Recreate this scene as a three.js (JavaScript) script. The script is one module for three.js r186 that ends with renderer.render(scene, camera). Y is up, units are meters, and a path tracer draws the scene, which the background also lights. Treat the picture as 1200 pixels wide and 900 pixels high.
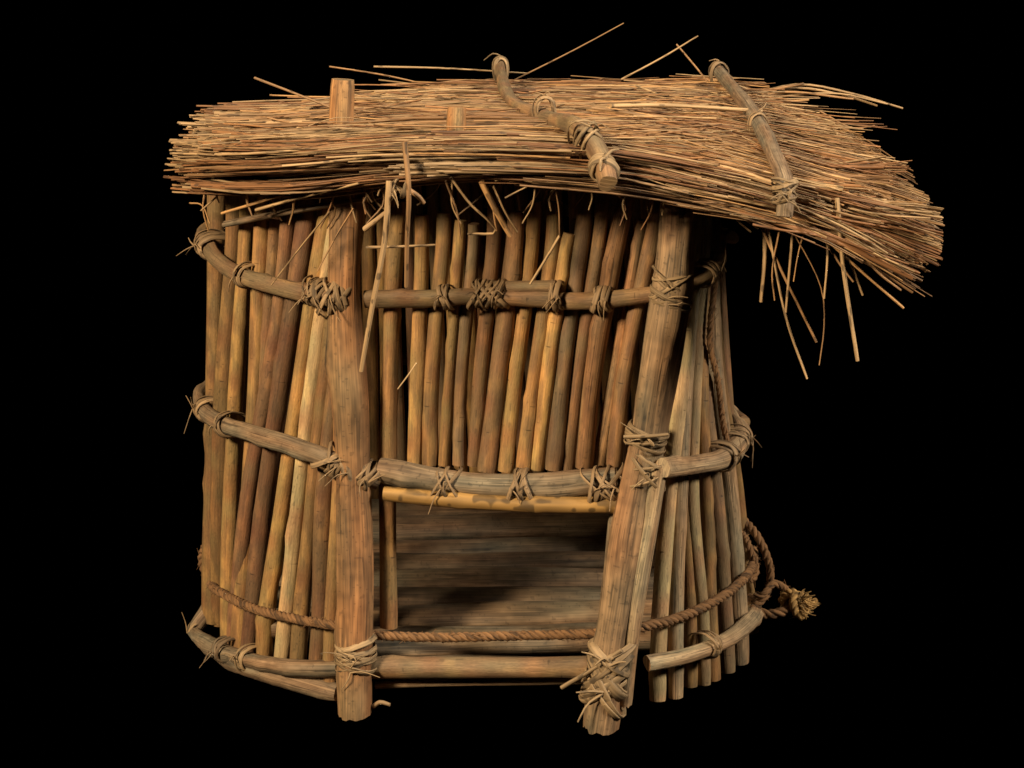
import * as THREE from 'three';
import { mergeGeometries } from 'three/addons/utils/BufferGeometryUtils.js';

// ---------- camera, light, exposure ----------
const scene = new THREE.Scene();
scene.background = new THREE.Color(0, 0, 0);
const camera = new THREE.PerspectiveCamera(18.83, 4 / 3, 0.05, 30);
camera.position.set(0, 0.6352, 1.8548);
camera.lookAt(0, 0.224, 0);
const renderer = new THREE.WebGLRenderer({ antialias: true });
renderer.toneMapping = THREE.LinearToneMapping;
renderer.toneMappingExposure = 1;
renderer.shadowMap.enabled = true;
function studioLamp(color, cd, from, to, radius) {
  const l = new THREE.SpotLight(color, cd, 0, 0.5, 0.6, 2);
  l.position.set(...from); l.target.position.set(...to);
  l.castShadow = true; l.shadow.radius = radius; l.shadow.mapSize.set(2048, 2048);
  l.shadow.camera.near = 0.3; l.shadow.camera.far = 6;
  scene.add(l); scene.add(l.target);
}
studioLamp(new THREE.Color(1, 0.77, 0.485), 39, [-1.6, 1.48, 1.8], [0, 0.24, 0], 12);
studioLamp(new THREE.Color(1, 0.85, 0.65), 25, [2.0, 1.6, 1.1], [0, 0.24, 0], 12);
studioLamp(new THREE.Color(1, 0.88, 0.72), 11, [0.45, 2.5, 0.75], [0, 0.24, 0], 16);

// ---------- helpers ----------
let seed = 20240611;
function rnd() { seed = (seed + 0x6D2B79F5) | 0; let t = Math.imul(seed ^ (seed >>> 15), 1 | seed); t = (t + Math.imul(t ^ (t >>> 7), 61 | t)) ^ t; return ((t ^ (t >>> 14)) >>> 0) / 4294967296; }
const rr = (a, b) => a + (b - a) * rnd();
const pick = (a) => a[Math.floor(rnd() * a.length)];
const V = (p) => new THREE.Vector3(p[0], p[1], p[2]);
const mm = (v) => v * 0.001;
const hash = (x, y, k) => { let n = Math.imul(x, 374761393) ^ Math.imul(y, 668265263) ^ Math.imul(k, 2147483647 - 362437); n = Math.imul(n ^ (n >>> 13), 1274126177); return ((n ^ (n >>> 16)) >>> 0) / 4294967296; };
function pnoise(u, v, cu, cv, k) {            // tiling value noise, u and v in 0..1
  const x = u * cu, y = v * cv, xi = Math.floor(x), yi = Math.floor(y);
  const s = (t) => t * t * (3 - 2 * t), fx = s(x - xi), fy = s(y - yi);
  const g = (i, j) => hash(((i % cu) + cu) % cu, ((j % cv) + cv) % cv, k);
  return (g(xi, yi) * (1 - fx) + g(xi + 1, yi) * fx) * (1 - fy) + (g(xi, yi + 1) * (1 - fx) + g(xi + 1, yi + 1) * fx) * fy;
}
const clamp = (x, a = 0, b = 1) => Math.min(b, Math.max(a, x));
const ss = (a, b, x) => { const t = clamp((x - a) / (b - a)); return t * t * (3 - 2 * t); };
function texPair(w, h, fn) {                  // fn(u, v) -> [r, g, b (sRGB 0..1), height]
  const c = new Uint8Array(w * h * 4), b = new Uint8Array(w * h * 4);
  for (let j = 0; j < h; j++) for (let i = 0; i < w; i++) {
    const o = (j * w + i) * 4, q = fn((i + 0.5) / w, (j + 0.5) / h);
    for (let k = 0; k < 3; k++) { c[o + k] = 255 * clamp(q[k]); b[o + k] = 255 * clamp(q[3]); }
    c[o + 3] = b[o + 3] = 255;
  }
  const mk = (d, srgb) => { const t = new THREE.DataTexture(d, w, h, THREE.RGBAFormat); t.wrapS = t.wrapT = THREE.RepeatWrapping; t.magFilter = THREE.LinearFilter; t.minFilter = THREE.LinearMipmapLinearFilter; t.generateMipmaps = true; if (srgb) t.colorSpace = THREE.SRGBColorSpace; t.needsUpdate = true; return t; };
  return { map: mk(c, true), bump: mk(b, false) };
}
// smooth bark of cut sticks: streaks, blotches of lost bark, specks, faint scars across
const barkTex = texPair(256, 1024, (u, v) => {
  const st = pnoise(u, v, 40, 14, 1) * 0.5 + pnoise(u, v, 90, 30, 2) * 0.5;
  const bl = pnoise(u, v, 4, 9, 3) * 0.6 + pnoise(u, v, 9, 22, 4) * 0.4;
  const fine = pnoise(u, v, 90, 130, 5) * 0.6 + pnoise(u, v, 120, 40, 24) * 0.4;
  const speck = ss(0.8, 0.9, pnoise(u, v, 26, 100, 6));
  const scar = ss(0.86, 0.95, pnoise(u, v, 6, 150, 7)) * ss(0.45, 0.7, pnoise(u, v, 5, 12, 8));
  const bare = ss(0.56, 0.66, bl);
  let l = 0.70 + 0.2 * (st - 0.5) + 0.16 * (fine - 0.5) + 0.26 * (bl - 0.5);
  l *= 1 - 0.16 * speck * ss(0.5, 0.75, pnoise(u, v, 4, 7, 10)) - 0.3 * scar;
  const warm = pnoise(u, v, 5, 16, 9) - 0.5;
  return [l + 0.07 * bare + 0.05 * warm, l * 0.96 + 0.06 * bare - 0.05 * warm, l * 0.9 + 0.03 * bare - 0.06 * warm, 0.5 + 0.3 * (st - 0.5) + 0.3 * (fine - 0.5) - 0.08 * speck - 0.3 * scar + 0.3 * (bl - 0.5)];
});
// split, weathered wood: long fibres and drying cracks
const splitTex = texPair(512, 1024, (u, v) => {
  const f = pnoise(u, v, 70, 8, 11) * 0.35 + pnoise(u, v, 170, 16, 12) * 0.4 + pnoise(u, v, 24, 4, 13) * 0.25;
  const crack = ss(0.74, 0.84, pnoise(u + 0.02 * pnoise(u, v, 4, 10, 15), v, 48, 6, 14));
  const dirt = pnoise(u, v, 7, 18, 16) * 0.5 + pnoise(u, v, 18, 50, 17) * 0.5;
  const speck = ss(0.82, 0.9, pnoise(u, v, 34, 120, 18));
  let l = 0.68 + 0.5 * (f - 0.5) + 0.26 * (dirt - 0.5);
  l *= (1 - 0.2 * crack) * (1 - 0.15 * speck);
  const warm = pnoise(u, v, 6, 7, 19) - 0.5;
  return [l + 0.1 * warm, l * 0.97 - 0.02 * warm, l * 0.94 - 0.1 * warm, 0.5 + 0.6 * (f - 0.5) - 0.4 * crack];
});
// straw and cane: fine fibre lines, dull spots
const strawTex = texPair(64, 512, (u, v) => {
  const f = pnoise(u, v, 20, 8, 21) * 0.6 + pnoise(u, v, 7, 22, 22) * 0.4;
  const sp = ss(0.72, 0.85, pnoise(u, v, 6, 40, 23));
  const l = (0.76 + 0.34 * (f - 0.5)) * (1 - 0.35 * sp);
  return [l, l * 0.985, l * 0.96, 0.5 + 0.5 * (f - 0.5)];
});
function woodMat(t, r, g, b, rough = 0.74, bump = 0.00045) {
  return new THREE.MeshStandardMaterial({ color: new THREE.Color(r, g, b), map: t.map, bumpMap: t.bump, bumpScale: bump, roughness: rough, metalness: 0, vertexColors: true });
}
const M = {
  tan: woodMat(barkTex, 0.48, 0.295, 0.13), ochre: woodMat(barkTex, 0.63, 0.40, 0.165), red: woodMat(barkTex, 0.36, 0.20, 0.112),
  brown: woodMat(barkTex, 0.38, 0.225, 0.115), grey: woodMat(barkTex, 0.37, 0.25, 0.145), pale: woodMat(barkTex, 0.76, 0.58, 0.34),
  orange: woodMat(splitTex, 0.48, 0.275, 0.125), stake: woodMat(splitTex, 0.66, 0.40, 0.18), post: woodMat(splitTex, 0.46, 0.30, 0.165), greySplit: woodMat(splitTex, 0.38, 0.29, 0.19),
  paleSplit: woodMat(splitTex, 0.62, 0.46, 0.28), cane: woodMat(strawTex, 0.54, 0.315, 0.095, 0.68, 0.0003),
  strip: woodMat(strawTex, 0.43, 0.29, 0.16), stripPale: woodMat(strawTex, 0.45, 0.315, 0.175), rope: woodMat(strawTex, 0.33, 0.175, 0.075, 0.9), fray: woodMat(strawTex, 0.72, 0.45, 0.17, 0.9),
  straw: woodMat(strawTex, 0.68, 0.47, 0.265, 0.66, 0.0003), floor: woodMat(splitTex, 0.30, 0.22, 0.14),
};
// a stick along points (metres): rounded section, uneven thickness, cut ends
function stick(pts, r0, r1, o = {}) {
  const { seg = 14, rad = 12, wob = 0.08, flat = 1, bow = 0, cap = 1.15, tone = 1, capTone = 1.25, roll = 0, nodes = 0, gnarl = 0, round = null, hollow = 0, knots = 0, groove = 0, ragged = 0 } = o;
  const p = pts.map(V);
  if (bow) for (let i = 1; i < p.length - 1; i++) p[i].add(new THREE.Vector3(rr(-bow, bow), rr(-bow, bow), rr(-bow, bow)));
  const curve = p.length === 2 ? new THREE.LineCurve3(p[0], p[1]) : new THREE.CatmullRomCurve3(p, false, 'centripetal');
  const len = curve.getLength(), pos = [], uv = [], col = [], idx = [];
  const T = [], C = [];
  for (let i = 0; i <= seg; i++) { C.push(p.length === 2 ? curve.getPoint(i / seg) : curve.getPointAt(i / seg)); T.push(p.length === 2 ? curve.getTangent(0) : curve.getTangentAt(i / seg)); }
  let N = new THREE.Vector3(0, 0, 1); if (Math.abs(T[0].z) > 0.9) N.set(0, 1, 0);
  N.addScaledVector(T[0], -N.dot(T[0])).normalize();
  if (roll) N.applyAxisAngle(T[0], roll);
  const ph = [rr(0, 6.3), rr(0, 6.3), rr(0, 6.3), rr(0, 6.3)], v0 = rnd() * 7, u0 = rnd();
  const kn = []; for (let i = 0; i < knots; i++) kn.push([rr(0.05, 0.95) * len, rr(0, 6.283), rr(0.1, 0.3), rr(0.6, 1.3)]);
  const gk = groove ? Array.from({ length: rad }, () => rr(-groove, groove)) : null;
  const ringAt = (c, t, n, r, v) => {
    const b = new THREE.Vector3().crossVectors(t, n);
    for (let k = 0; k <= rad; k++) {
      const a = (k % rad) / rad * Math.PI * 2;
      const w = 1 + (gnarl ? gnarl * (hash(k % rad, Math.round(v * 4000), 77) - 0.5) * 2 : 0) + wob * (0.6 * Math.sin(2 * a + ph[0] + v * 9) + 0.5 * Math.sin(3 * a + ph[1] - v * 23) + 0.5 * Math.sin(v * 41 + ph[2]));
      let e = w + (gk ? gk[k % rad] : 0);
      for (const q of kn) { const da = Math.atan2(Math.sin(a - q[1]), Math.cos(a - q[1])), dv = (v - q[0]) / (r0 * q[3]); e += q[2] * Math.exp(-da * da * 1.6 - dv * dv); }
      pos.push(c.x + (n.x * Math.cos(a) + b.x * Math.sin(a) * flat) * r * e, c.y + (n.y * Math.cos(a) + b.y * Math.sin(a) * flat) * r * e, c.z + (n.z * Math.cos(a) + b.z * Math.sin(a) * flat) * r * e);
      uv.push(u0 + k / rad, v0 + v / 0.25); col.push(tone, tone, tone);
    }
  };
  for (let i = 0; i <= seg; i++) {
    if (i) { N = N.clone().addScaledVector(T[i], -N.dot(T[i])).normalize(); }
    if (round) { const q = C[i].clone().sub(round); q.addScaledVector(T[i], -q.dot(T[i])); if (q.lengthSq() > 1e-12) N = q.normalize(); }
    let r = r0 + (r1 - r0) * i / seg;
    if (nodes && i % nodes === 0 && i > 0 && i < seg) r *= 1.12;
    if (i === 0 || i === seg) r *= 0.94;
    ringAt(C[i], T[i], N, r, len * i / seg);
    if (ragged && (i === 0 || i === seg)) for (let k = 0; k <= rad; k++) { const q = pos.length - 3 * (rad + 1 - k), f = ragged * (hash(k % rad, i, 5) - 0.5) * 2; pos[q] += T[i].x * f; pos[q + 1] += T[i].y * f; pos[q + 2] += T[i].z * f; }
  }
  const W1 = rad + 1;
  for (let i = 0; i < seg; i++) for (let k = 0; k < rad; k++) { const a = i * W1 + k; idx.push(a, a + 1, a + W1, a + 1, a + W1 + 1, a + W1); }
  const g = new THREE.BufferGeometry();
  g.setAttribute('position', new THREE.Float32BufferAttribute(pos, 3)); g.setIndex(idx); g.computeVertexNormals();
  const nn = g.attributes.normal;
  for (let i = 0; i <= seg; i++) { const a = i * W1, b = a + rad; const n = new THREE.Vector3(nn.getX(a) + nn.getX(b), nn.getY(a) + nn.getY(b), nn.getZ(a) + nn.getZ(b)).normalize(); nn.setXYZ(a, n.x, n.y, n.z); nn.setXYZ(b, n.x, n.y, n.z); }
  const nor = Array.from(nn.array);
  for (const e of cap ? [0, seg] : []) {          // cut faces, not quite square
    const s = e ? 1 : -1, t = T[e].clone().multiplyScalar(s), st = pos.length / 3, c = C[e].clone().addScaledVector(t, r0 * 0.06);
    pos.push(c.x, c.y, c.z); uv.push(u0 + 0.5, v0 + 0.01); nor.push(t.x, t.y, t.z); col.push(tone * capTone, tone * capTone, tone * capTone);
    for (let k = 0; k <= rad; k++) { const q = (e * W1 + k) * 3; pos.push(pos[q], pos[q + 1], pos[q + 2]); uv.push(u0 + 0.5 + 0.15 * Math.cos(k / rad * 6.283), v0 + 0.012 * Math.sin(k / rad * 6.283)); nor.push(t.x, t.y, t.z); col.push(tone * capTone, tone * capTone, tone * capTone); }
    if (hollow && e) { const dk = tone * 0.8, base = pos.length / 3; pos[st * 3] -= t.x * hollow; pos[st * 3 + 1] -= t.y * hollow; pos[st * 3 + 2] -= t.z * hollow;
      for (let h = 0; h < 2; h++) for (let k = 0; k <= rad; k++) { const q = (e * W1 + k) * 3; for (let x = 0; x < 3; x++) { const cc = [C[e].x, C[e].y, C[e].z][x], tt = [t.x, t.y, t.z][x]; pos.push(cc + (pos[q + x] - cc) * 0.42 - tt * hollow * h); nor.push(tt); col.push(h ? dk : tone * capTone); } uv.push(u0 + k / rad, v0); }
      for (let k = 0; k < rad; k++) { const o1 = st + 1 + k, i1 = base + k, j1 = base + W1 + k; idx.push(o1, o1 + 1, i1, o1 + 1, i1 + 1, i1, i1, i1 + 1, j1, i1 + 1, j1 + 1, j1, j1, j1 + 1, st); }
    } else for (let k = 0; k < rad; k++) s > 0 ? idx.push(st, st + 1 + k, st + 2 + k) : idx.push(st, st + 2 + k, st + 1 + k);
  }
  const G = new THREE.BufferGeometry();
  G.setAttribute('position', new THREE.Float32BufferAttribute(pos, 3)); G.setAttribute('normal', new THREE.Float32BufferAttribute(nor, 3));
  G.setAttribute('uv', new THREE.Float32BufferAttribute(uv, 2)); G.setAttribute('color', new THREE.Float32BufferAttribute(col, 3)); G.setIndex(idx);
  return G;
}
function add(name, geo, mat, parent, label) {
  const m = new THREE.Mesh(Array.isArray(geo) ? mergeGeometries(geo) : geo, mat);
  m.name = name; m.castShadow = m.receiveShadow = true; parent.add(m);
  if (label) m.userData.label = label;
  return m;
}

// ---------- the black surface it stands on ----------
const clothShape = new THREE.PlaneGeometry(6, 6); clothShape.rotateX(-Math.PI / 2);
const cloth = new THREE.Mesh(clothShape, new THREE.MeshPhysicalMaterial({ color: 0x000000, roughness: 1, specularIntensity: 0 }));
cloth.name = 'ground'; cloth.receiveShadow = cloth.castShadow = true; cloth.userData = { kind: 'structure', label: 'plain black ground under the stick hut', category: 'ground' };
scene.add(cloth);

// ---------- the hut ----------
const hut = new THREE.Group(); hut.name = 'stick_hut';
hut.userData = { label: 'round hut of lashed sticks with overhanging straw roof and low open doorway', category: 'hut' };
scene.add(hut);

// plan of the wall at height y (metres): slightly skewed ellipse that narrows upwards
const wallC = (y) => -0.0252 - 0.0375 * y;
function wallPoint(a, y, off) {
  const rx = 0.2247 - 0.0464 * y + off, rz = 0.203 - 0.0357 * y + off, X = rx * Math.sin(a);
  return [wallC(y) + X, y, rz * Math.cos(a) + 0.15 * X];
}
// a wall pole through two or three measured points, drawn on to heights yb and yt
function poleThrough(p, yb, yt) {
  const q = p.slice().sort((a, b) => a[1] - b[1]), ext = (a, b, y) => { const t = (y - a[1]) / (b[1] - a[1]); return [a[0] + (b[0] - a[0]) * t, y, a[2] + (b[2] - a[2]) * t]; };
  const lo = ext(q[0], q[1], yb), hi = ext(q[q.length - 2], q[q.length - 1], yt);
  const mids = q.filter((s) => s[1] > yb + 0.03 && s[1] < yt - 0.03);
  return [lo, ...mids, hi];
}
const MT = 0.393;
// [points, radius mm, material, top height]
const wallPoles = [
  [[[-.2552,.0306,-.0327], [-.2387,.3579,-.0019]], 8.2, 'tan'], [[[-.2491,.0153,-.0328], [-.2349,.1929,.0205], [-.2192,.3665,.0562]], 7.6, 'tan'],
  [[[-.2319,.0371,.0335], [-.22,.2019,.0577], [-.2059,.3699,.0787]], 6.4, 'ochre'], [[[-.2194,.0462,.0615], [-.2044,.2219,.0832], [-.192,.3727,.0973]], 6.4, 'tan'],
  [[[-.2185,.043,.0517], [-.2031,.1647,.0767], [-.1811,.3734,.1019]], 5.8, 'brown'],
  [[[-.2234,.0395,.0522], [-.2071,.1517,.0803], [-.1831,.2817,.1089], [-.1688,.3763,.1216]], 6.8, 'red'], [[[-.2093,.0479,.0775], [-.1952,.1561,.0967], [-.17,.2844,.1219], [-.1541,.3782,.134]], 7.2, 'red'],
  [[[-.1931,.0553,.0998], [-.1777,.1615,.1163], [-.1573,.2866,.133], [-.1377,.3863,.1456]], 6.4, 'ochre'], [[[-.1778,.0609,.1169], [-.1653,.1647,.1281], [-.1462,.2883,.1415], [-.1284,.3872,.1515]], 6.3, 'pale'],
  [[[-.1638,.0653,.1302], [-.1532,.1674,.1382], [-.1373,.2896,.1476], [-.124,.3871,.151]], 6.2, 'tan'], [[[-.1487,.0694,.1425], [-.1414,.1698,.147], [-.1306,.2905,.1519], [-.1175,.3874,.1531]], 6.4, 'brown'],
  [[[-.1383,.0685,.1501], [-.1325,.1712,.1521], [-.1247,.2909,.154], [-.1137,.3875,.1536]], 6.0, 'tan'],
  [[[0.1135,.0675,.1678], [0.1173,.1673,.1573], [0.1275,.2486,.1411], [0.1371,.3752,.1143]], 5.9, 'pale'], [[[0.1265,.0645,.1589], [0.1276,.165,.1491], [0.1317,.2477,.1368], [0.1416,.3742,.1073]], 5.4, 'paleSplit'],
  [[[0.1373,.0732,.1437], [0.1351,.1617,.1369], [0.1379,.2448,.124], [0.1454,.3719,.092]], 5.0, 'tan'],
  [[[0.1463,.0653,.1407], [0.1396,.1618,.1375], [0.1396,.2457,.1279], [0.1477,.3724,.0957]], 5.2, 'pale'], [[[0.1552,.062,.1306], [0.1491,.1588,.1264], [0.1454,.2439,.1202], [0.151,.3714,.0885]], 5.2, 'tan'],
  [[[0.1675,.0595,.1125], [0.1598,.1544,.1107], [0.1507,.2422,.1124], [0.1535,.3704,.082]], 5.8, 'grey'], [[[0.1794,.058,.0864], [0.1714,.1478,.0867], [0.1577,.2524,.0975], [0.1562,.3692,.0738]], 6.6, 'paleSplit'],
  [[[0.1938,.0514,.0324], [0.1844,.1327,.0318], [0.1618,.2491,.0822], [0.1614,.3626,.0299]], 6.2, 'tan'],
];
wallPoles.forEach(([p, r, m]) => {
  const g = stick(poleThrough(p, rr(0.012, 0.022) - (p[0][0] < -0.2 ? 0.012 : 0), rr(0.398, 0.409)), mm(r * 1.1), mm(r * 1.0), { seg: 44, wob: 0.07, tone: rr(0.72, 1.16), knots: 6, bow: 0.002 });
  add('wall_pole', g, M[m], hut, m === 'pale' ? 'pale stick with its bark worn off' : undefined);
});
// round the back, from one end of the front row to the other
for (let a = 1.68; a < 4.66; a += 0.067) {
  const r = rr(5.4, 7.4), lean = rr(-0.03, 0.03);
  const g = stick([wallPoint(a, rr(0.012, 0.022), -mm(r)), wallPoint(a + lean * 0.5, 0.2, -mm(r)), wallPoint(a + lean, rr(0.395, 0.408), -mm(r))], mm(r), mm(r * 0.92), { seg: 12, rad: 9, wob: 0.06, tone: rr(0.85, 1.1) });
  add('wall_pole', g, M[pick(['tan', 'brown', 'red', 'grey', 'ochre'])], hut);
}
// upright sticks of the panel over the doorway: [points, radius mm, material, top py-height index]
const panel = [
  [[[-.0948,.0654,.1514], [-.0928,.2022,.1475], [-.0847,.3648,.1438], [-.0832,.3955,.1431]], 7.6, 'tan'], [[[-.0739,.1943,.1504], [-.0687,.3652,.146], [-.0673,.385,.1456]], 6.2, 'ochre'],
  [[[-.0628,.1947,.152], [-.0591,.2639,.1504], [-.0521,.3656,.1483], [-.0507,.3873,.1479]], 6.4, 'tan'], [[[-.0519,.1943,.1507], [-.0475,.2643,.152], [-.0394,.3658,.1501], [-.038,.3818,.1498]], 5.2, 'ochre'],
  [[[-.0407,.1955,.155], [-.0366,.264,.1508], [-.0299,.3656,.1487], [-.0285,.379,.1484]], 5.6, 'grey'], [[[-.0291,.1952,.1539], [-.0237,.265,.1553], [-.0146,.3664,.1536], [-.0126,.3937,.153]], 6.4, 'brown'],
  [[[-.0194,.1916,.1581], [-.0102,.2654,.1572], [0.0013,.3667,.1558], [0.0032,.389,.1554]], 7.6, 'brown'], [[[-.0052,.1921,.1601], [0.0032,.2658,.1591], [0.0139,.3562,.1579], [0.0176,.3969,.1572]], 6.3, 'ochre'],
  [[[0.0084,.1939,.162], [0.0153,.2662,.1608], [0.0291,.3671,.1583], [0.0315,.3969,.1577]], 6.2, 'tan'], [[[0.0187,.1939,.162], [0.0268,.2665,.1624], [0.041,.3632,.1614], [0.0428,.3734,.1614]], 6.0, 'ochre'],
  [[[0.0309,.1947,.1651], [0.0389,.2669,.164], [0.0523,.3679,.1629], [0.0564,.4045,.1624]], 7.2, 'grey'], [[[0.0412,.194,.1623], [0.0498,.2666,.1628], [0.0642,.3681,.1645], [0.0683,.4079,.1639]], 6.2, 'brown'],
  [[[0.0539,.1969,.1682], [0.0624,.2676,.1673], [0.0786,.3684,.1665], [0.0857,.407,.1664]], 7.6, 'orange'], [[[0.0651,.1951,.1615], [0.0754,.2662,.1608], [0.0926,.3679,.1629], [0.0956,.3837,.1629]], 6.0, 'orange'],
  [[[0.0762,.1997,.1713], [0.0863,.2748,.1704], [0.1023,.3687,.1685], [0.1094,.4054,.1684]], 6.8, 'brown'],
];
panel.forEach(([p, r, m]) => add('panel_stick', stick(p, mm(r * 0.93), mm(r * 0.86), { seg: 30, wob: 0.08, tone: rr(0.72, 1.16), knots: 5, bow: 0.002 }), M[m], hut));

// door posts
add('door_post', stick([[-.1216,-.0001,.1678], [-.1191,.094,.1653], [-.1213,.2268,.161], [-.1246,.3238,.1562], [-.1225,.403,.1514], [-.1228,.422,.1507]], mm(13.6), mm(12), { seg: 40, rad: 30, wob: 0.1, groove: 0.045, knots: 4, ragged: 0.0012 }), M.orange, hut, 'straight reddish split post beside the doorway');
add('door_post', stick([[0.0666,.0006,.1969], [0.0745,.0635,.1961], [0.086,.1431,.1939], [0.0985,.2148,.1921], [0.1102,.2918,.1901], [0.1199,.3674,.1878], [0.1235,.4263,.1851]], mm(14), mm(13), { seg: 40, rad: 30, wob: 0.13, groove: 0.045, knots: 5, ragged: 0.0018 }), M.post, hut, 'thick leaning post beside the doorway');
add('door_jamb', stick([[0.078,.1711,.1808], [0.0728,.0998,.1836], [0.0724,.0534,.1863], [0.0792,.0159,.1884]], mm(8.5), mm(8), { seg: 24, rad: 20, wob: 0.12, flat: 0.6, groove: 0.05, ragged: 0.002 }), M.greySplit, hut, 'grey split stake along the inner side of the doorway');
add('post_brace', stick([[0.1095,.2073,.2009], [0.1042,.1715,.2012], [0.0966,.1255,.2016], [0.0908,.0799,.2007], [0.0859,.0188,.1963]], mm(6.6), mm(5.6), { seg: 26, rad: 18, wob: 0.14, groove: 0.05, knots: 3, ragged: 0.002 }), M.paleSplit, hut, 'pale thin stick lashed against the leaning post');

// hoops and bars
const bars = [
  ['hoop', [wallPoint(-1.8, [-.2554,.3477,-.0319][1], 0.006), [-.2542,.342,-.032], [-.2434,.3407,.03], [-.2284,.3355,.0647], [-.2029,.3306,.1031], [-.1669,.3271,.1387], [-.1344,.3247,.1613]], 7.6, 'grey'],
  ['hoop', [wallPoint(-1.8, [-.2616,.2109,-.0329][1], 0.006), [-.2604,.205,-.033], [-.252,.2034,.0042], [-.2289,.2063,.0674], [-.1984,.2074,.1114], [-.1623,.2064,.1453], [-.131,.2002,.1657], [-.1006,.1834,.1624]], 8.0, 'greySplit'],
  ['hoop', [wallPoint(-1.85, [-.2649,.03,-.0343][1], 0.006), [-.264,.0117,-.0345], [-.271,.0008,-.0349], [-.2495,.0064,.0237], [-.2031,.0227,.1085], [-.1657,.0303,.1463], [-.1331,.0334,.1568]], 9.6, 'greySplit'],
  ['hoop', [[-.2634,-.016,-.0347], [-.22,.0104,.0818], [-.1808,.0162,.1302], [-.1346,.0145,.1585]], 8.2, 'greySplit'],
  ['hoop', [[0.106,.3322,.1883], [0.1274,.3305,.1508], [0.1456,.3359,.1297], [0.156,.3435,.1124], [0.1582,.3468,.1009], wallPoint(1.85, [0.1582,.3494,.1004][1], 0.006)], 6.6, 'grey'],
  ['hoop', [[0.1105,.2059,.2053], [0.1367,.1965,.1592], [0.1603,.1952,.133], [0.1773,.1968,.099], [0.1838,.1955,.06], wallPoint(1.85, [0.1841,.1981,.0566][1], 0.006)], 8.8, 'paleSplit'],
  ['hoop', [[0.102,.0501,.1906], [0.1301,.0505,.1761], [0.1658,.0519,.1401], [0.1867,.0542,.103], [0.1995,.043,.0337], wallPoint(1.85, [0.2028,.0489,.0338][1], 0.006)], 7.6, 'paleSplit'],
];
for (const [n, p, r, m] of bars) add(n, stick(p, mm(r * 0.88), mm(r * 0.82), { seg: 60, rad: 18, wob: 0.13, gnarl: 0.03, groove: 0.06, knots: 6, flat: 0.85, bow: 0.0012 }), M[m], hut);
for (const [yr, yl] of [[[0.2023,.0416,.034][1], [-.2728,.0117,-.0345][1]], [[0.1839,.1966,.0588][1], [-.2618,.205,-.0329][1]], [[0.1582,.3481,.1007][1], [-.2556,.342,-.032][1]]]) {   // the hoops go on round the back
  const p = []; for (let i = 0; i <= 11; i++) p.push(wallPoint(1.62 + 3.04 * i / 11, yr + (yl - yr) * i / 11 + rr(-0.003, 0.003), 0.006));
  add('hoop', stick(p, mm(5.8), mm(5.8), { seg: 40, wob: 0.08 }), M.grey, hut);
}
add('crossbar', stick([[-.1096,.3231,.1528], [-.0634,.3252,.1606], [-.0253,.3275,.1658], [0.0327,.3264,.174]], mm(6.8), mm(6.2), { seg: 30, wob: 0.12, knots: 5, groove: 0.04 }), M.grey, hut);
add('crossbar', stick([[-.0139,.3339,.1658], [0.0063,.3346,.17], [0.0321,.3359,.1736]], mm(5), mm(5), { seg: 10, wob: 0.1 }), M.grey, hut);
add('crossbar', stick([[0.0328,.3249,.1726], [0.0628,.3263,.1768], [0.0909,.3299,.1792], [0.1078,.332,.1801]], mm(6.4), mm(5.8), { seg: 14, wob: 0.08 }), M.grey, hut);
add('lintel', stick([[-.1006,.1926,.1593], [-.0708,.1881,.165], [-.0256,.1842,.1729], [0.0255,.1861,.18], [0.0776,.1925,.1843]], mm(9.6), mm(8.8), { seg: 36, rad: 20, wob: 0.09, groove: 0.035, knots: 4 }), M.greySplit, hut);
add('cane', stick([[-.0965,.1767,.1674], [-.0513,.1742,.1752], [0,.1729,.1824], [0.0509,.1735,.1895], [0.0838,.1747,.1913]], mm(6), mm(6.4), { seg: 22, wob: 0.03, nodes: 7 }), M.cane, hut, 'smooth yellow cane tied under the lintel');
add('sill', stick([[-.1106,.0347,.1585], [-.0524,.0375,.1665], [0.0065,.0404,.1747], [0.0727,.0445,.1824]], mm(8.6), mm(8.2), { seg: 30, rad: 18, wob: 0.07, knots: 4 }), M.grey, hut);
add('sill', stick([[-.106,.0177,.1498], [-.0528,.0224,.1571], [0.0588,.03,.1725]], mm(3.4), mm(3), { seg: 12, wob: 0.1 }), M.paleSplit, hut, 'thin pale stick under the door sill');
add('brace', stick([[-.2215,.3682,.0763], [-.1579,.39,.1539], [-.0941,.402,.1624]], mm(4.4), mm(3.8), { seg: 16, wob: 0.08, flat: 0.6 }), M.greySplit, hut, 'thin grey lath under the thatch');

// floor of poles laid side by side
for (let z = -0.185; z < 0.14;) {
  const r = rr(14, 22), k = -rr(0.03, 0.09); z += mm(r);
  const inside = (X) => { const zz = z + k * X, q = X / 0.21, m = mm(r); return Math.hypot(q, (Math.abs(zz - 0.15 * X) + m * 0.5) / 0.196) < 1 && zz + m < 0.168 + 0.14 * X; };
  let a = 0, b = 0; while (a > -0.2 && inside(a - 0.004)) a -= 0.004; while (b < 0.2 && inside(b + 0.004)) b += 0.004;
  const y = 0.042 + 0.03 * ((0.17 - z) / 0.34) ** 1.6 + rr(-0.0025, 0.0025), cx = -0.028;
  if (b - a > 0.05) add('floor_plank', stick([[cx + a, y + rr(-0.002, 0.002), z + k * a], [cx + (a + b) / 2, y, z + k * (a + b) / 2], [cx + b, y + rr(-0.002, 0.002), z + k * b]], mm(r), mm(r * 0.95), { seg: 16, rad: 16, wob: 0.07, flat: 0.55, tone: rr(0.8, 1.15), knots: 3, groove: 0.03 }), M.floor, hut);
  z += mm(r) + 0.0012;
}
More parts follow.
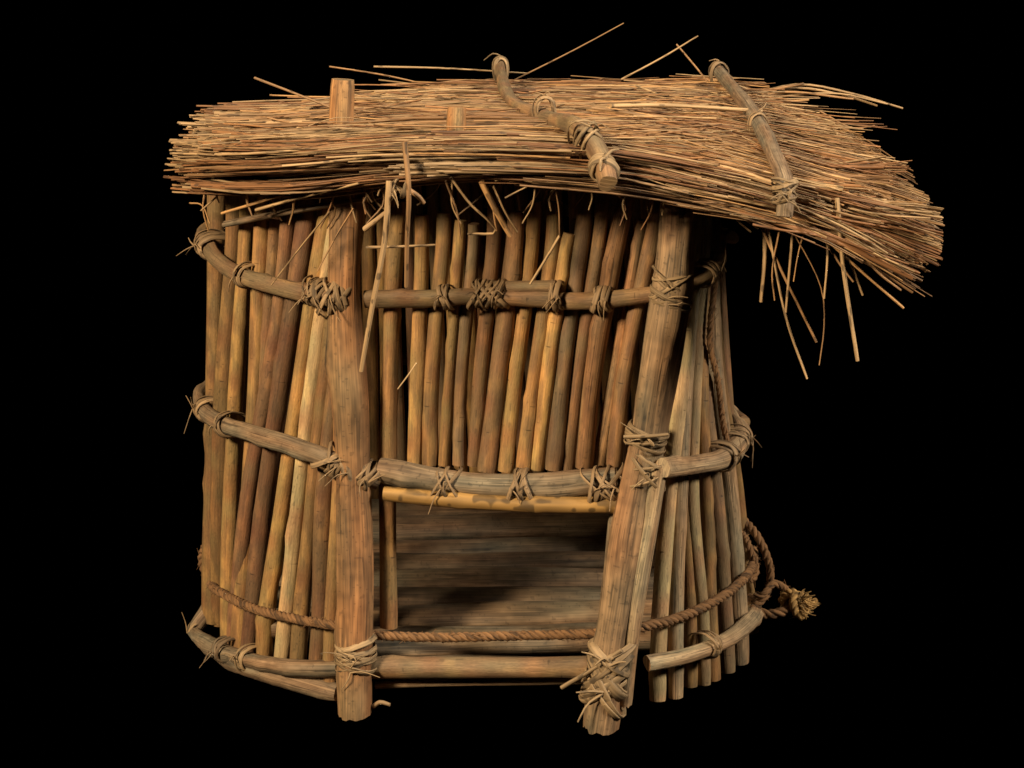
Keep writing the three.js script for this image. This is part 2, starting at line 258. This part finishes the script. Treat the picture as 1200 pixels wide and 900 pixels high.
add('floor_plank', stick([[-0.13, 0.036, 0.128], [-0.02, 0.035, 0.146], [0.06, 0.036, 0.158]], mm(13), mm(12), { seg: 16, rad: 16, wob: 0.06, flat: 0.4 }), M.floor, hut);

// ---------- rope ----------
function ropeGeo(pts, R, lay, strands = 3) {
  const curve = new THREE.CatmullRomCurve3(pts.map(V), false, 'centripetal'), L = curve.getLength(), n = Math.ceil(L / 0.0022), out = [];
  const fr = curve.computeFrenetFrames(n, false);
  for (let s = 0; s < strands; s++) {
    const q = [];
    for (let i = 0; i <= n; i++) {
      const c = curve.getPointAt(i / n), a = i / n * L / lay * 6.283 + s * 6.283 / strands, k = R * 0.5 * (1 + 0.08 * Math.sin(i * 0.37 + s * 2));
      q.push(c.clone().addScaledVector(fr.normals[i], Math.cos(a) * k).addScaledVector(fr.binormals[i], Math.sin(a) * k).toArray());
    }
    out.push(stick(q, R * 0.58, R * 0.58, { seg: n, rad: 7, wob: 0.07, tone: rr(0.85, 1.1), capTone: 1 }));
  }
  for (let i = 0; i < L / 0.0011; i++) {                               // loose fibres
    const t = rnd(), c = curve.getPointAt(t), d = new THREE.Vector3(rr(-1, 1), rr(-1, 1), rr(-1, 1)).normalize(), tg = curve.getTangentAt(t);
    const a = c.clone().addScaledVector(d, R * 0.7), b = a.clone().addScaledVector(d, rr(0.001, 0.004)).addScaledVector(tg, rr(-0.006, 0.006));
    out.push(stick([a.toArray(), b.toArray()], 0.00028, 0.0002, { seg: 1, rad: 3, wob: 0, cap: 0, tone: 1.2 }));
  }
  return out;
}
const ropePath = [[-.2606,.0757,-.0336], [-.2632,.062,-.0339], [-.2586,.0468,-.0341], [-.2346,.0608,.0527], [-.2025,.0646,.1045], [-.1653,.0687,.1426], [-.1332,.0707,.1652], [-.1149,.0623,.1563], [-.0971,.0611,.1589], [-.0523,.0618,.1651], [0,.0656,.1723], [0.0583,.0695,.1797], [0.0788,.0722,.1839], [0.0952,.0775,.1896], [0.1301,.0805,.17], [0.162,.0854,.1385], [0.1816,.0889,.1056], [0.1934,.0902,.0686], [0.1977,.0919,.0336]];
const rope = add('rope', ropeGeo(ropePath, mm(3.8), 0.015), M.rope, hut, 'twisted brown rope passed round the wall');
add('loop', ropeGeo([[0.19,.1157,.028], [0.1985,.1082,.042], [0.2057,.0944,.049], [0.2103,.077,.049], [0.2086,.0625,.049], [0.2001,.0535,.0525], [0.192,.0567,.049]], mm(3.4), 0.018), M.rope, rope);
add('loop', ropeGeo([[0.1781,.0999,.084], [0.1915,.08,.077], [0.1961,.0864,.07], [0.191,.1043,.063], [0.1874,.1089,.042]], mm(2.8), 0.016), M.rope, rope);
add('loop', ropeGeo([[0.1913,.059,.056], [0.2022,.0626,.063], [0.2118,.0705,.056], [0.2224,.064,.049], [0.2311,.0538,.049]], mm(3.0), 0.016), M.rope, rope);
add('tail', ropeGeo([[0.1942,.0502,.056], [0.2065,.0454,.0588], [0.2183,.0475,.0588], [0.2289,.0502,.056], [0.2387,.0527,.0546]], mm(4.2), 0.02), M.rope, rope);
const kc = [0.2332,.0542,.0546], knotPts = [];
for (let i = 0; i <= 40; i++) { const a = i / 40 * 6.283 * 3; knotPts.push([kc[0] + 0.0055 * Math.cos(a) * (1 + 0.4 * Math.sin(a * 0.37)) + 0.014 * (i / 40 - 0.5), kc[1] + 0.0065 * Math.sin(a) * (1 + 0.35 * Math.cos(a * 0.61)), kc[2] + 0.007 * Math.cos(a * 0.5 + 1)]); }
add('knot', ropeGeo(knotPts, mm(3.9), 0.014), M.fray, rope, 'knot at the end of the rope');
const fray = [];
for (let i = 0; i < 150; i++) {
  const d = new THREE.Vector3(rr(0.1, 1), rr(-0.75, 0.75), rr(-0.7, 0.8)), L = rr(0.004, 0.014), a = [kc[0] + rr(-0.002, 0.004), kc[1] + rr(-0.006, 0.007), kc[2] + rr(0, 0.009)];
  const at = (t, k) => [a[0] + d.x * L * t, a[1] + d.y * L * t * k, a[2] + d.z * L * t * k];
  fray.push(stick([a, at(0.6, 1), at(1, 0.75)], 0.0008, 0.0004, { seg: 4, rad: 5, wob: 0.1, cap: 0, tone: rr(0.6, 1.25) }));
}
add('frayed_end', fray, M.fray, rope, 'golden frayed end of the rope');
add('rope', ropeGeo([[0.155,.3289,.112], [0.1511,.2845,.1223], [0.1587,.2499,.1167], [0.1635,.2158,.1154], [0.1694,.1948,.1127]], mm(2.5), 0.016), M.rope, hut, 'thin rope running up the side poles');

// ---------- lashings ----------
// strips wound round a bar where it crosses a pole: c centre, e a point further along the bar
function lashing(c, e, o = {}) {
  const { r = 9, depth = 12, turns = 5, w = 10, sr = 0.8, tufts = 3, mat = 'strip', cross = 1, out = null, tuft = 0.022, wide = 2.7 } = o;
  const C = V(c), d = V(e).sub(C).normalize();
  const n = out ? V(out) : new THREE.Vector3(c[0] - wallC(c[1]), 0, c[2]); n.addScaledVector(d, -n.dot(d)).normalize();
  const wv = new THREE.Vector3().crossVectors(d, n), g = [];
  for (let t = 0; t < turns; t++) {
    const sh = w * ((t + 0.5) / turns - 0.5) * 1.1 + rr(-1, 1), sl = (t % 2 ? 1 : -1) * cross * rr(0.2, 0.85) * w * 0.5, R = r + rr(-1, 0.8), q = [], k = 16, ph = rr(-0.2, 0.2);
    for (let i = 0; i <= k; i++) {
      const a = i / k * 6.6 + ph, cs = Math.cos(a), sn = Math.sin(a), R1 = cs > 0 ? R : R + depth;
      const p = C.clone().addScaledVector(n, mm(cs * R1)).addScaledVector(wv, mm(sn * (R + (cs < 0 ? 1 : 0)))).addScaledVector(d, mm(sh + sl * sn + rr(-0.3, 0.3)));
      q.push(p.toArray());
    }
    g.push(stick(q, mm(sr * rr(0.6, 1)), mm(sr * rr(0.5, 0.9)), { seg: 26, rad: 8, wob: 0.12, flat: wide * rr(0.6, 1.3), round: C, tone: rr(0.75, 1.3), capTone: 1 }));
  }
  for (let t = 0; t < tufts * 0.45; t++) {
    const a = rr(-1.2, 1.2), s = C.clone().addScaledVector(n, mm(r + 1)).addScaledVector(d, mm(rr(-w, w) * 0.5)), L = tuft * rr(0.3, 0.85);
    const dir = d.clone().multiplyScalar(rr(-1, 1)).addScaledVector(wv, Math.sin(a * 2)).addScaledVector(n, rr(0.1, 0.7)).normalize();
    const m1 = s.clone().addScaledVector(dir, L * 0.5), m2 = s.clone().addScaledVector(dir, L).add(new THREE.Vector3(rr(-4, 4), rr(-9, 1), rr(-4, 1)).multiplyScalar(0.001));
    g.push(stick([s.toArray(), m1.toArray(), m2.toArray()], mm(sr * 0.8), mm(sr * 0.4), { seg: 5, rad: 5, tone: rr(0.9, 1.4), capTone: 1 }));
  }
  return add('lashing', g, M[mat], o.parent || hut, o.label);
}
const FN = [-0.14, 0.05, 1];
lashing([-.2426,.3435,.0302], [-.2252,.3349,.0692], { turns: 6, w: 12, tufts: 7 });
lashing([-.2059,.3313,.0993], [-.1881,.3296,.1199], { turns: 3, w: 8, tufts: 2 });
lashing([-.145,.3275,.1552], [-.133,.3256,.1629], { turns: 9, w: 14, r: 10, tufts: 6 });
lashing([-.1296,.3252,.1569], [-.1079,.3242,.1586], { turns: 6, w: 16, r: 13, depth: 16, out: FN, tufts: 4, cross: 1.4 });
lashing([-.2513,.2034,.0043], [-.2291,.2059,.0656], { turns: 7, w: 16, tufts: 8 });
lashing([-.2274,.206,.0688], [-.2062,.2068,.1008], { turns: 4, w: 10, tufts: 4 });
lashing([-.1301,.1982,.1606], [-.1031,.1843,.1634], { turns: 8, w: 20, r: 12, depth: 18, out: FN, tufts: 6, cross: 1.2, mat: 'strip' });
lashing([-.1107,.1897,.1636], [-.1005,.1838,.1638], { turns: 5, w: 12, r: 10, depth: 14, out: FN, tufts: 3 });
lashing([-.0501,.1833,.1695], [-.0256,.1835,.1729], { turns: 4, w: 15, r: 12, depth: 16, out: FN, tufts: 4, cross: 1.7 });
lashing([0.007,.1841,.1775], [0.0255,.1848,.18], { turns: 4, w: 13, r: 12, depth: 16, out: FN, tufts: 4, cross: 1.5 });
lashing([0.0687,.1877,.186], [0.0775,.1893,.1872], { turns: 6, w: 18, r: 12.5, depth: 16, out: FN, tufts: 5, cross: 1.7 });
lashing([-.0507,.3255,.1623], [-.0253,.3275,.1658], { turns: 4, w: 9, r: 8, out: FN, tufts: 2 });
lashing([-.0177,.3289,.1669], [0,.3294,.1693], { turns: 9, w: 18, r: 9, out: FN, tufts: 6, cross: 1.4 });
lashing([0.0321,.3289,.1738], [0.044,.3286,.1755], { turns: 4, w: 7, r: 10, out: FN, tufts: 3 });
lashing([0.0666,.327,.1773], [0.0815,.328,.1794], { turns: 5, w: 9, r: 8.5, out: FN, tufts: 3 });
lashing([0.1159,.3362,.1895], [0.118,.3613,.1891], { turns: 8, w: 22, r: 14, depth: 12, out: FN, tufts: 5, cross: 1.2, mat: 'stripPale' });
lashing([0.1485,.3378,.1254], [0.156,.3435,.1124], { turns: 6, w: 12, r: 8, tufts: 3 });
lashing([0.099,.2268,.1932], [0.1031,.2475,.1932], { turns: 5, w: 12, r: 15, depth: 14, out: FN, tufts: 8, cross: 1, mat: 'stripPale', tuft: 0.03 });
lashing([0.0998,.2036,.1941], [0.0963,.1827,.1942], { turns: 4, w: 20, r: 15, depth: 14, out: FN, tufts: 3, cross: 1.6, mat: 'stripPale' });
lashing([0.1649,.1955,.1263], [0.1768,.1979,.1036], { turns: 6, w: 10, r: 9.5, tufts: 6 });
lashing([0.1776,.2001,.0957], [0.1813,.2041,.0839], { turns: 5, w: 10, r: 9, tufts: 8 });
lashing([-.2348,.0154,.0607], [-.2031,.0227,.1085], { turns: 7, w: 12, r: 9.5, depth: 14, tufts: 5, mat: 'greySplit' });
lashing([-.2688,-.0007,-.0349], [-.2501,.0048,.0191], { turns: 5, w: 12, r: 9, tufts: 5, mat: 'stripPale' });
lashing([-.2111,.0212,.0983], [-.1954,.0238,.1176], { turns: 3, w: 8, r: 10, tufts: 5, mat: 'stripPale' });
lashing([-.1204,.0478,.1665], [-.1201,.0669,.166], { turns: 10, w: 18, r: 15, depth: 8, out: FN, tufts: 9, cross: 0.7, mat: 'stripPale', label: 'pale frayed strips round the foot of the door post', tuft: 0.03 });
lashing([0.072,.0438,.1978], [0.0757,.0641,.1977], { turns: 10, w: 34, r: 15.5, depth: 12, out: FN, tufts: 10, cross: 1.5, mat: 'stripPale', label: 'pale frayed strips crossing round the foot of the leaning post', tuft: 0.032, sr: 1.7 });
lashing([0.1524,.0523,.1574], [0.1656,.0528,.1428], { turns: 5, w: 8, r: 9, tufts: 4 });
add('twig', stick([[0.0373,.0339,.2002], [0.0588,.0503,.2083], [0.0813,.0683,.2137]], mm(2), mm(1.7), { seg: 8, rad: 6 }), M.stripPale, hut);
add('twig', stick([[0.0819,.2303,.2075], [0.0997,.2319,.2114], [0.1141,.233,.2106]], mm(1.8), mm(1.4), { seg: 8, rad: 6 }), M.stripPale, hut);
add('twig', stick([[-.1066,.006,.1655], [-.101,.0112,.1703], [-.0937,.0101,.1728]], mm(2.2), mm(1.6), { seg: 6, rad: 6 }), M.strip, hut);

// ---------- roof ----------
const roof = new THREE.Group(); roof.name = 'roof'; roof.userData.label = 'flat thatch of long straw fanning out past the wall'; hut.add(roof);
const cat = (a) => new THREE.CatmullRomCurve3(a.map(V), false, 'centripetal');
const eaveF = cat([[-.2548,.4182,.105], [-.1673,.4261,.1785], [-.0729,.4349,.21], [0.0603,.4328,.2226], [0.1317,.4227,.238], [0.1896,.4104,.2576], [0.2357,.396,.2695], [0.2863,.3772,.2744]]);
const eaveB = cat([[-.244,.4247,-.105], [-.1488,.4276,-.168], [-.0607,.437,-.21], [0,.4357,-.231], [0.1234,.4359,-.245], [0.1934,.436,-.252], [0.2414,.4185,-.2275], [0.2873,.4008,-.168], [0.3203,.3746,-.084]]);
function roofPoint(u, a, b) {                                   // u along the straw, a front(-1)..back(1), b under(-1)..top(1)
  const t = (a + 1) / 2, uc = clamp(u), f = eaveF.getPoint(uc), k = eaveB.getPoint(uc);
  const p = f.lerp(k, t);
  if (u !== uc) { const q = roofPoint(u < 0 ? 0.04 : 0.96, a, 0), e = roofPoint(u < 0 ? 0 : 1, a, 0); p.addScaledVector(e.sub(q), Math.abs(u - uc) / 0.04); }
  p.y += 0.004 * (1 - a * a) + b * (0.0145 + 0.007 * ss(0.75, 1, uc) + (b < 0 && a < 0.3 ? 0.005 * ss(0.02, 0.12, uc) * ss(0.36, 0.2, uc) : 0));
  return p;
}
const strawTones = [[1, 0.97, 0.9], [0.9, 0.86, 0.78], [1.12, 1.1, 1.02], [0.86, 0.7, 0.55], [0.72, 0.6, 0.5], [1.05, 0.86, 0.62], [0.8, 0.78, 0.74], [0.95, 0.92, 0.88], [0.62, 0.42, 0.3], [0.5, 0.33, 0.22], [0.78, 0.55, 0.38], [0.56, 0.44, 0.34], [0.7, 0.62, 0.55]];
function tint(g, t, k = 1) { const c = g.attributes.color; for (let i = 0; i < c.count; i++) c.setXYZ(i, c.getX(i) * t[0] * k, c.getY(i) * t[1] * k, c.getZ(i) * t[2] * k); return g; }
const gauss = () => (rnd() + rnd() + rnd() + rnd() - 2) * 0.87;
// straw lies in handfuls, each with its own run, lie and tone
function handful(skin) {
  const c = { skin };
  const q = rnd();
  if (skin && q < 0.26) { c.a = -rr(0.94, 1.0); c.b = rr(-1, 0.9); }
  else if (skin && q < 0.9) { c.a = rr(-0.97, 0.97); c.b = rr(0.6, 0.98); }
  else if (skin) { c.a = rr(-0.95, 0.9); c.b = -rr(0.75, 1.05); }
  else { c.a = rr(-0.95, 0.95); c.b = rr(-0.85, 0.85); }
  const e = rnd();
  if (e < 0.34) { c.u0 = rr(0, 0.06); c.u1 = rr(0.35, 0.8); } else if (e < 0.76) { c.u1 = rr(0.84, 1.03) - 0.05 * Math.max(0, c.a); c.u0 = rr(0.25, 0.7); } else { c.u0 = rr(0.04, 0.45); c.u1 = c.u0 + rr(0.3, 0.5); }
  c.da = rr(-0.1, 0.1) + (rnd() < 0.2 ? rr(-0.3, 0.3) : 0); c.db = rr(-0.3, 0.3);
  c.tone = pick(strawTones); c.k = rr(0.65, 1.12); c.spread = rr(0.02, 0.07); c.ea = gauss() * 0.11; c.eb = gauss() * 0.75;
  return c;
}
function roofStraw(c, thick = 1) {
  const u0 = Math.max(-0.03, c.u0 + Math.abs(gauss()) * 0.075 - 0.02), u1 = Math.min(1.03, c.u1 - Math.abs(gauss()) * 0.1 + 0.025);
  const a = c.a + gauss() * c.spread, b = c.b + gauss() * 0.16, da = c.da + gauss() * 0.07 + (rnd() < 0.08 ? gauss() * 0.5 : 0), db = c.db + gauss() * 0.16, wv = gauss() * 0.03, wp = rr(0, 6);
  const fray = gauss(), frayA = gauss(), n = 6, pts = [];
  for (let i = 0; i <= n; i++) {
    const t = i / n, u = u0 + (u1 - u0) * t, end = ss(0.8, 1.03, u), beg = ss(0.12, -0.03, u);
    const p = roofPoint(u, clamp(a + da * (t - 0.5) + wv * Math.sin(t * 4 + wp) + (0.035 * frayA + c.ea) * (end + beg * 0.7), -1.12, 1.12), b + db * (t - 0.5) * 2 + (0.3 * fray + c.eb) * (end + 0.7 * beg));
    p.y += Math.sin(t * 3.14 + a * 9) * 0.001; pts.push(p.toArray());
  }
  const r = (rnd() < 0.08 ? rr(1.2, 2) : rr(0.45, 1.15)) * thick;
  return tint(stick(pts, mm(r), mm(r * rr(0.5, 0.95)), { seg: 9, rad: 5, wob: 0.05, flat: rr(0.35, 1.1), roll: rr(0, 3), capTone: 1.15 }), rnd() < 0.65 ? c.tone : pick(strawTones), c.k * rr(0.85, 1.18));
}
const mass = [], skins = [];
for (let i = 0; i < 130; i++) { const c = handful(false); for (let k = 0; k < 30; k++) mass.push(roofStraw(c)); }
for (let i = 0; i < 225; i++) { const c = handful(true); skins.push(c); for (let k = rr(12, 26); k > 0; k--) mass.push(roofStraw(c)); }
for (let i = 0; i < 420; i++) {                                  // short broken bits lying across the top
  const u = rr(0.07, 0.86), a = rr(-1, 0.9), L = rr(0.012, 0.06), g = gauss() * 0.6, c = gauss() * 0.1, p = roofPoint(u, a, 0.98 + rr(0, 0.45)), q = [];
  for (let k = -1; k <= 1; k++) q.push([p.x + Math.cos(g + c * k) * L * k, p.y + gauss() * 0.0025 - (u > 0.6 ? k * L * 0.28 * (1 - a) * 0.5 : 0), p.z + Math.sin(g + c * k) * L * k * (Math.abs(a) > 0.85 ? 0.3 : 1)]);
  mass.push(tint(stick(q, mm(rr(0.4, 1.1)), mm(rr(0.3, 0.8)), { seg: 6, rad: 5, flat: rr(0.4, 1) }), pick(strawTones), rr(0.85, 1.2)));
}
const thatch = add('thatch', mass, M.straw, roof); thatch.userData.kind = 'stuff';
for (let i = 0; i < 185; i++) {
  const c = { ...skins[i % skins.length] };
  if (c.a > -0.9 && c.b > 0) { c.b += 0.1; if (i % 3 === 0) { c.da += rr(-0.35, 0.35); } }
  add('straw', roofStraw(c, 1.25), M.straw, roof);
}

// straws that stand off or hang down, one by one: [points, radius mm]
const loose = [
  [[[-.2007,.4777,.042], [-.152,.4605,.056], [-.1013,.4415,.07]], 1.3], [[[-.1564,.4714,-.14], [-.1101,.4635,-.147], [-.0518,.449,-.161]], 1.0], [[[-.1192,.4702,-.154], [-.0591,.4682,-.161], [0.0149,.462,-.182]], 1.1],
  [[[0,.4559,-.175], [0.052,.4818,-.175], [0.097,.506,-.175]], 0.9], [[[0.0956,.4568,-.182], [0.1304,.4753,-.182], [0.1622,.4945,-.182]], 1.2], [[[0.1447,.4861,-.196], [0.1604,.4679,-.182], [0.1798,.4439,-.168]], 1.1],
  [[[0.075, 0.4605, 0.09], [0.12, 0.459, 0.07], [0.195, 0.452, 0.045]], 2.4], [[[0.1043,.4585,-.105], [0.1354,.4476,-.084], [0.1688,.4335,-.056]], 1.2], [[[0.1612,.4535,-.161], [0.1651,.4414,-.133], [0.1695,.4298,-.105]], 1.8],
  [[[0.2069,.4365,-.231], [0.2572,.4473,-.238], [0.3079,.4385,-.2415], [0.353,.4255,-.2415]], 1.6], [[[0.205,.4337,-.2275], [0.2535,.4442,-.238], [0.3003,.437,-.2415], [0.3298,.4278,-.2415]], 1.8], [[[0.2078,.431,-.224], [0.2494,.4377,-.2345], [0.2959,.4389,-.238], [0.3385,.4297,-.238]], 1.4], [[[0.1984,.4299,-.2205], [0.2376,.4319,-.231], [0.2671,.4338,-.2345]], 1.8], [[[0.2,.435,-.2226], [0.2335,.4433,-.231], [0.2621,.4484,-.2345]], 1.8], [[[0.2031,.4319,-.2226], [0.2412,.441,-.231], [0.307,.4346,-.2345]], 1.6],
  [[[0.2688,.4299,-.175], [0.2991,.415,-.175], [0.3177,.4172,-.175]], 1.0],
  [[[0.1816,.3883,.21], [0.1814,.359,.2128], [0.1794,.3319,.2142]], 2.4], [[[0.1819,.3885,.224], [0.1957,.3227,.2345], [0.211,.2805,.238]], 1.4], [[[0.1733,.3967,.217], [0.1913,.3584,.2275], [0.2179,.3058,.231]], 1.6],
  [[[0.1905,.3988,.252], [0.2168,.3501,.2534], [0.2199,.3233,.2534], [0.2172,.2938,.2534]], 0.7], [[[0.1974,.3959,.245], [0.1956,.3647,.2464], [0.1935,.3305,.2464]], 1.5], [[[0.218,.4052,.259], [0.2199,.3731,.2604], [0.2184,.3429,.2604]], 1.4],
  [[[0.2241,.4149,.2688], [0.229,.3692,.273], [0.2408,.3016,.2758]], 2.2], [[[0.1976,.405,.266], [0.2337,.3714,.2688], [0.2725,.338,.2702]], 1.5], [[[0.2277,.3859,.266], [0.2359,.368,.266], [0.2444,.3463,.266]], 1.5],
  [[[0.1493,.4109,.231], [0.1598,.3987,.231], [0.1744,.388,.2324]], 1.5], [[[0.1542,.4087,.224], [0.1587,.3947,.224], [0.1697,.3845,.2254]], 1.2], [[[0.1881,.3941,.2485], [0.1834,.3584,.245], [0.1856,.3388,.245]], 1.0], [[[0.2362,.3834,.2688], [0.2542,.3629,.2716], [0.27,.3509,.2716]], 1.3], [[[0.2055,.3946,.252], [0.2002,.3717,.252], [0.1977,.3535,.252]], 0.8], [[[0.2109,.3952,.2562], [0.2296,.3663,.2562], [0.239,.3542,.2562]], 1.4],
  [[[-.0866,.4218,.231], [-.09,.3807,.2324], [-.0999,.331,.2296], [-.1088,.2831,.224]], 2.9], [[[-.0747,.4512,.2464], [-.0721,.416,.2464], [-.0742,.381,.2345], [-.0756,.3449,.224]], 2.5], [[[-.104,.373,.2226], [-.0789,.3741,.2254], [-.0547,.3748,.2226]], 1.4], [[[-.105,.3859,.2226], [-.0969,.3924,.2254], [-.0894,.3989,.2282]], 2.8], [[[-.0731,.4167,.238], [-.0659,.4118,.238], [-.0618,.4068,.2366]], 2.6],
  [[[-.0433,.4242,.231], [-.029,.404,.2254], [-.017,.3926,.2226], [-.011,.3832,.217], [-.0318,.3809,.21]], 1.3], [[[-.0422,.4213,.2275], [-.0424,.4036,.2226], [-.0364,.3899,.2205]], 1.2], [[[-.0469,.4216,.2296], [-.0388,.3975,.2226], [-.0366,.3783,.217]], 1.1], [[[-.0217,.4213,.2275], [-.0121,.401,.2254], [-.0012,.381,.2226]], 3.0], [[[-.0133,.417,.2226], [-.0049,.3985,.2212], [0.0037,.3832,.217]], 1.4], [[[-.011,.3846,.2184], [-.0127,.3963,.2226], [-.0133,.4038,.224]], 1.2],
  [[[0.0343,.3796,.21], [0.0245,.3631,.2114], [0.0129,.3447,.2128]], 1.4], [[[0.0302,.419,.224], [0.0334,.3998,.217], [0.0342,.3792,.2114]], 0.9], [[[0.0169,.4222,.2254], [0.0145,.4036,.2226], [0.0073,.39,.2212]], 0.9], [[[-.012,.4218,.231], [0.006,.4256,.2324], [0.0331,.4205,.231]], 1.0], [[[-.0048,.4089,.2254], [0.009,.4165,.2282], [0.024,.4242,.231]], 0.9], [[[0.0529,.4218,.231], [0.0567,.4105,.2282], [0.0544,.4004,.2254]], 0.9],
  [[[0.1078,.4167,.238], [0.1069,.4068,.2366], [0.1059,.3981,.2352]], 1.3], [[[-.1318,.3949,.196], [-.1544,.3667,.1834], [-.1775,.3368,.1715]], 0.9], [[[-.1141,.3982,.2016], [-.1262,.3787,.2002], [-.141,.3517,.1988]], 0.9], [[[-.0697,.2849,.203], [-.0759,.276,.2058], [-.0834,.2661,.2072]], 0.8],
  [[[-.2562,.3774,.028], [-.2463,.3764,.0308], [-.2394,.362,.035]], 0.9], [[[-.2418,.3902,.042], [-.2434,.3748,.0434], [-.24,.3576,.042]], 1.0],
  [[[-.2174,.3845,.133], [-.1893,.3952,.154], [-.1549,.4091,.182]], 1.5], [[[-.1898,.3896,.1505], [-.1557,.4019,.175], [-.1096,.4172,.21]], 1.6],
];
for (const [p, r] of loose) add('straw', tint(stick(p, mm(r), mm(r * 0.75), { seg: 12, rad: 7, wob: 0.06, flat: 0.8 }), pick(strawTones.slice(0, 6)), rr(0.9, 1.1)), M.straw, roof);

for (let i = 0; i < 44; i++) {                                   // torn fibres hanging under the eave
  const p = roofPoint(i < 10 ? rr(0.03, 0.2) : rr(0.2, 0.6), -rr(0.78, 1), -1.05), L = rr(0.008, 0.032), dx = rr(-1, 1), c = rr(-0.6, 0.6);
  add('straw', tint(stick([p.toArray(), [p.x + dx * L * 0.5, p.y - L * 0.5, p.z - rr(0, 0.006)], [p.x + (dx + c) * L * 0.8, p.y - L, p.z - rr(0, 0.01)]], mm(rr(0.5, 1)), mm(0.4), { seg: 6, rad: 5, flat: 1.6 }), pick(strawTones), rr(0.7, 1)), M.straw, roof);
}
// rods laid across the thatch and stakes that come up through it
const rodA = add('roof_rod', stick([[-0.0115, 0.474, -0.175], [-0.001, 0.4575, 0.0134], [0.0253, 0.4555, 0.1305], [0.0505, 0.4565, 0.236], [0.0615,.4415,.2548], [0.0654,.4261,.2772]], mm(3.8), mm(7.2), { seg: 40, rad: 16, wob: 0.16, capTone: 1.7, knots: 6, groove: 0.06 }), M.grey, roof);
const rodB = add('roof_rod', stick([[0.180, 0.465, -0.19], [0.1843, 0.4575, -0.0607], [0.1874, 0.449, 0.0745], [0.1852, 0.438, 0.2265], [0.1869,.4211,.2884], [0.1853,.4052,.2912]], mm(5.6), mm(5.6), { seg: 36, rad: 14, wob: 0.1, knots: 5, groove: 0.03, capTone: 1.5, hollow: 0.006 }), M.greySplit, roof);
add('stake', stick([[-.1296,.4139,.112], [-.1283,.4525,.112], [-.1265,.4825,.112]], mm(9), mm(8.6), { seg: 12, rad: 14, wob: 0.08, capTone: 1.0 }), M.stake, roof);
add('stake', stick([[-.0408,.429,.182], [-.0407,.4537,.182], [-.04,.4691,.182]], mm(7), mm(6.6), { seg: 10, rad: 12, wob: 0.08, capTone: 1.0 }), M.stake, roof);
const UP = [0, 1, 0.25];
lashing([-0.010, 0.473, -0.155], [-0.001, 0.468, 0.0134], { parent: roof, turns: 5, w: 12, r: 5.4, depth: 14, out: UP, tufts: 4, mat: 'stripPale', tuft: 0.02 });
lashing([0.024, 0.4645, 0.125], [0.05, 0.459, 0.248], { parent: roof, turns: 3, w: 8, r: 6.4, depth: 14, out: UP, tufts: 3 });
lashing([0.053, 0.456, 0.243], [0.0615,.4415,.2548], { parent: roof, turns: 4, w: 12, r: 8, depth: 20, out: [0.1, 0.7, 0.7], tufts: 4, mat: 'stripPale', cross: 1.4 });
lashing([0.063,.4359,.2618], [0.0654,.4261,.2772], { parent: roof, turns: 3, w: 10, r: 8.6, depth: 3, out: [0.1, 0.2, 1], tufts: 4, mat: 'stripPale', sr: 1.8 });
lashing([0.1805, 0.466, -0.175], [0.1843, 0.4595, -0.0607], { parent: roof, turns: 4, w: 10, r: 6.4, depth: 12, out: UP, tufts: 3 });
lashing([0.1874, 0.449, 0.09], [0.1852, 0.44, 0.2265], { parent: roof, turns: 2, w: 6, r: 6.4, depth: 12, out: UP, tufts: 2 });
lashing([0.1863,.4223,.2884], [0.1864,.4131,.2898], { parent: roof, turns: 6, w: 16, r: 7, depth: 16, out: [0.1, 0.5, 0.9], tufts: 7, mat: 'stripPale' });
lashing([-.0797,.415,.2254], [-.0675,.4157,.2268], { parent: roof, turns: 3, w: 14, r: 5, depth: 8, out: FN, tufts: 4, mat: 'stripPale', tuft: 0.02 });

renderer.render(scene, camera);
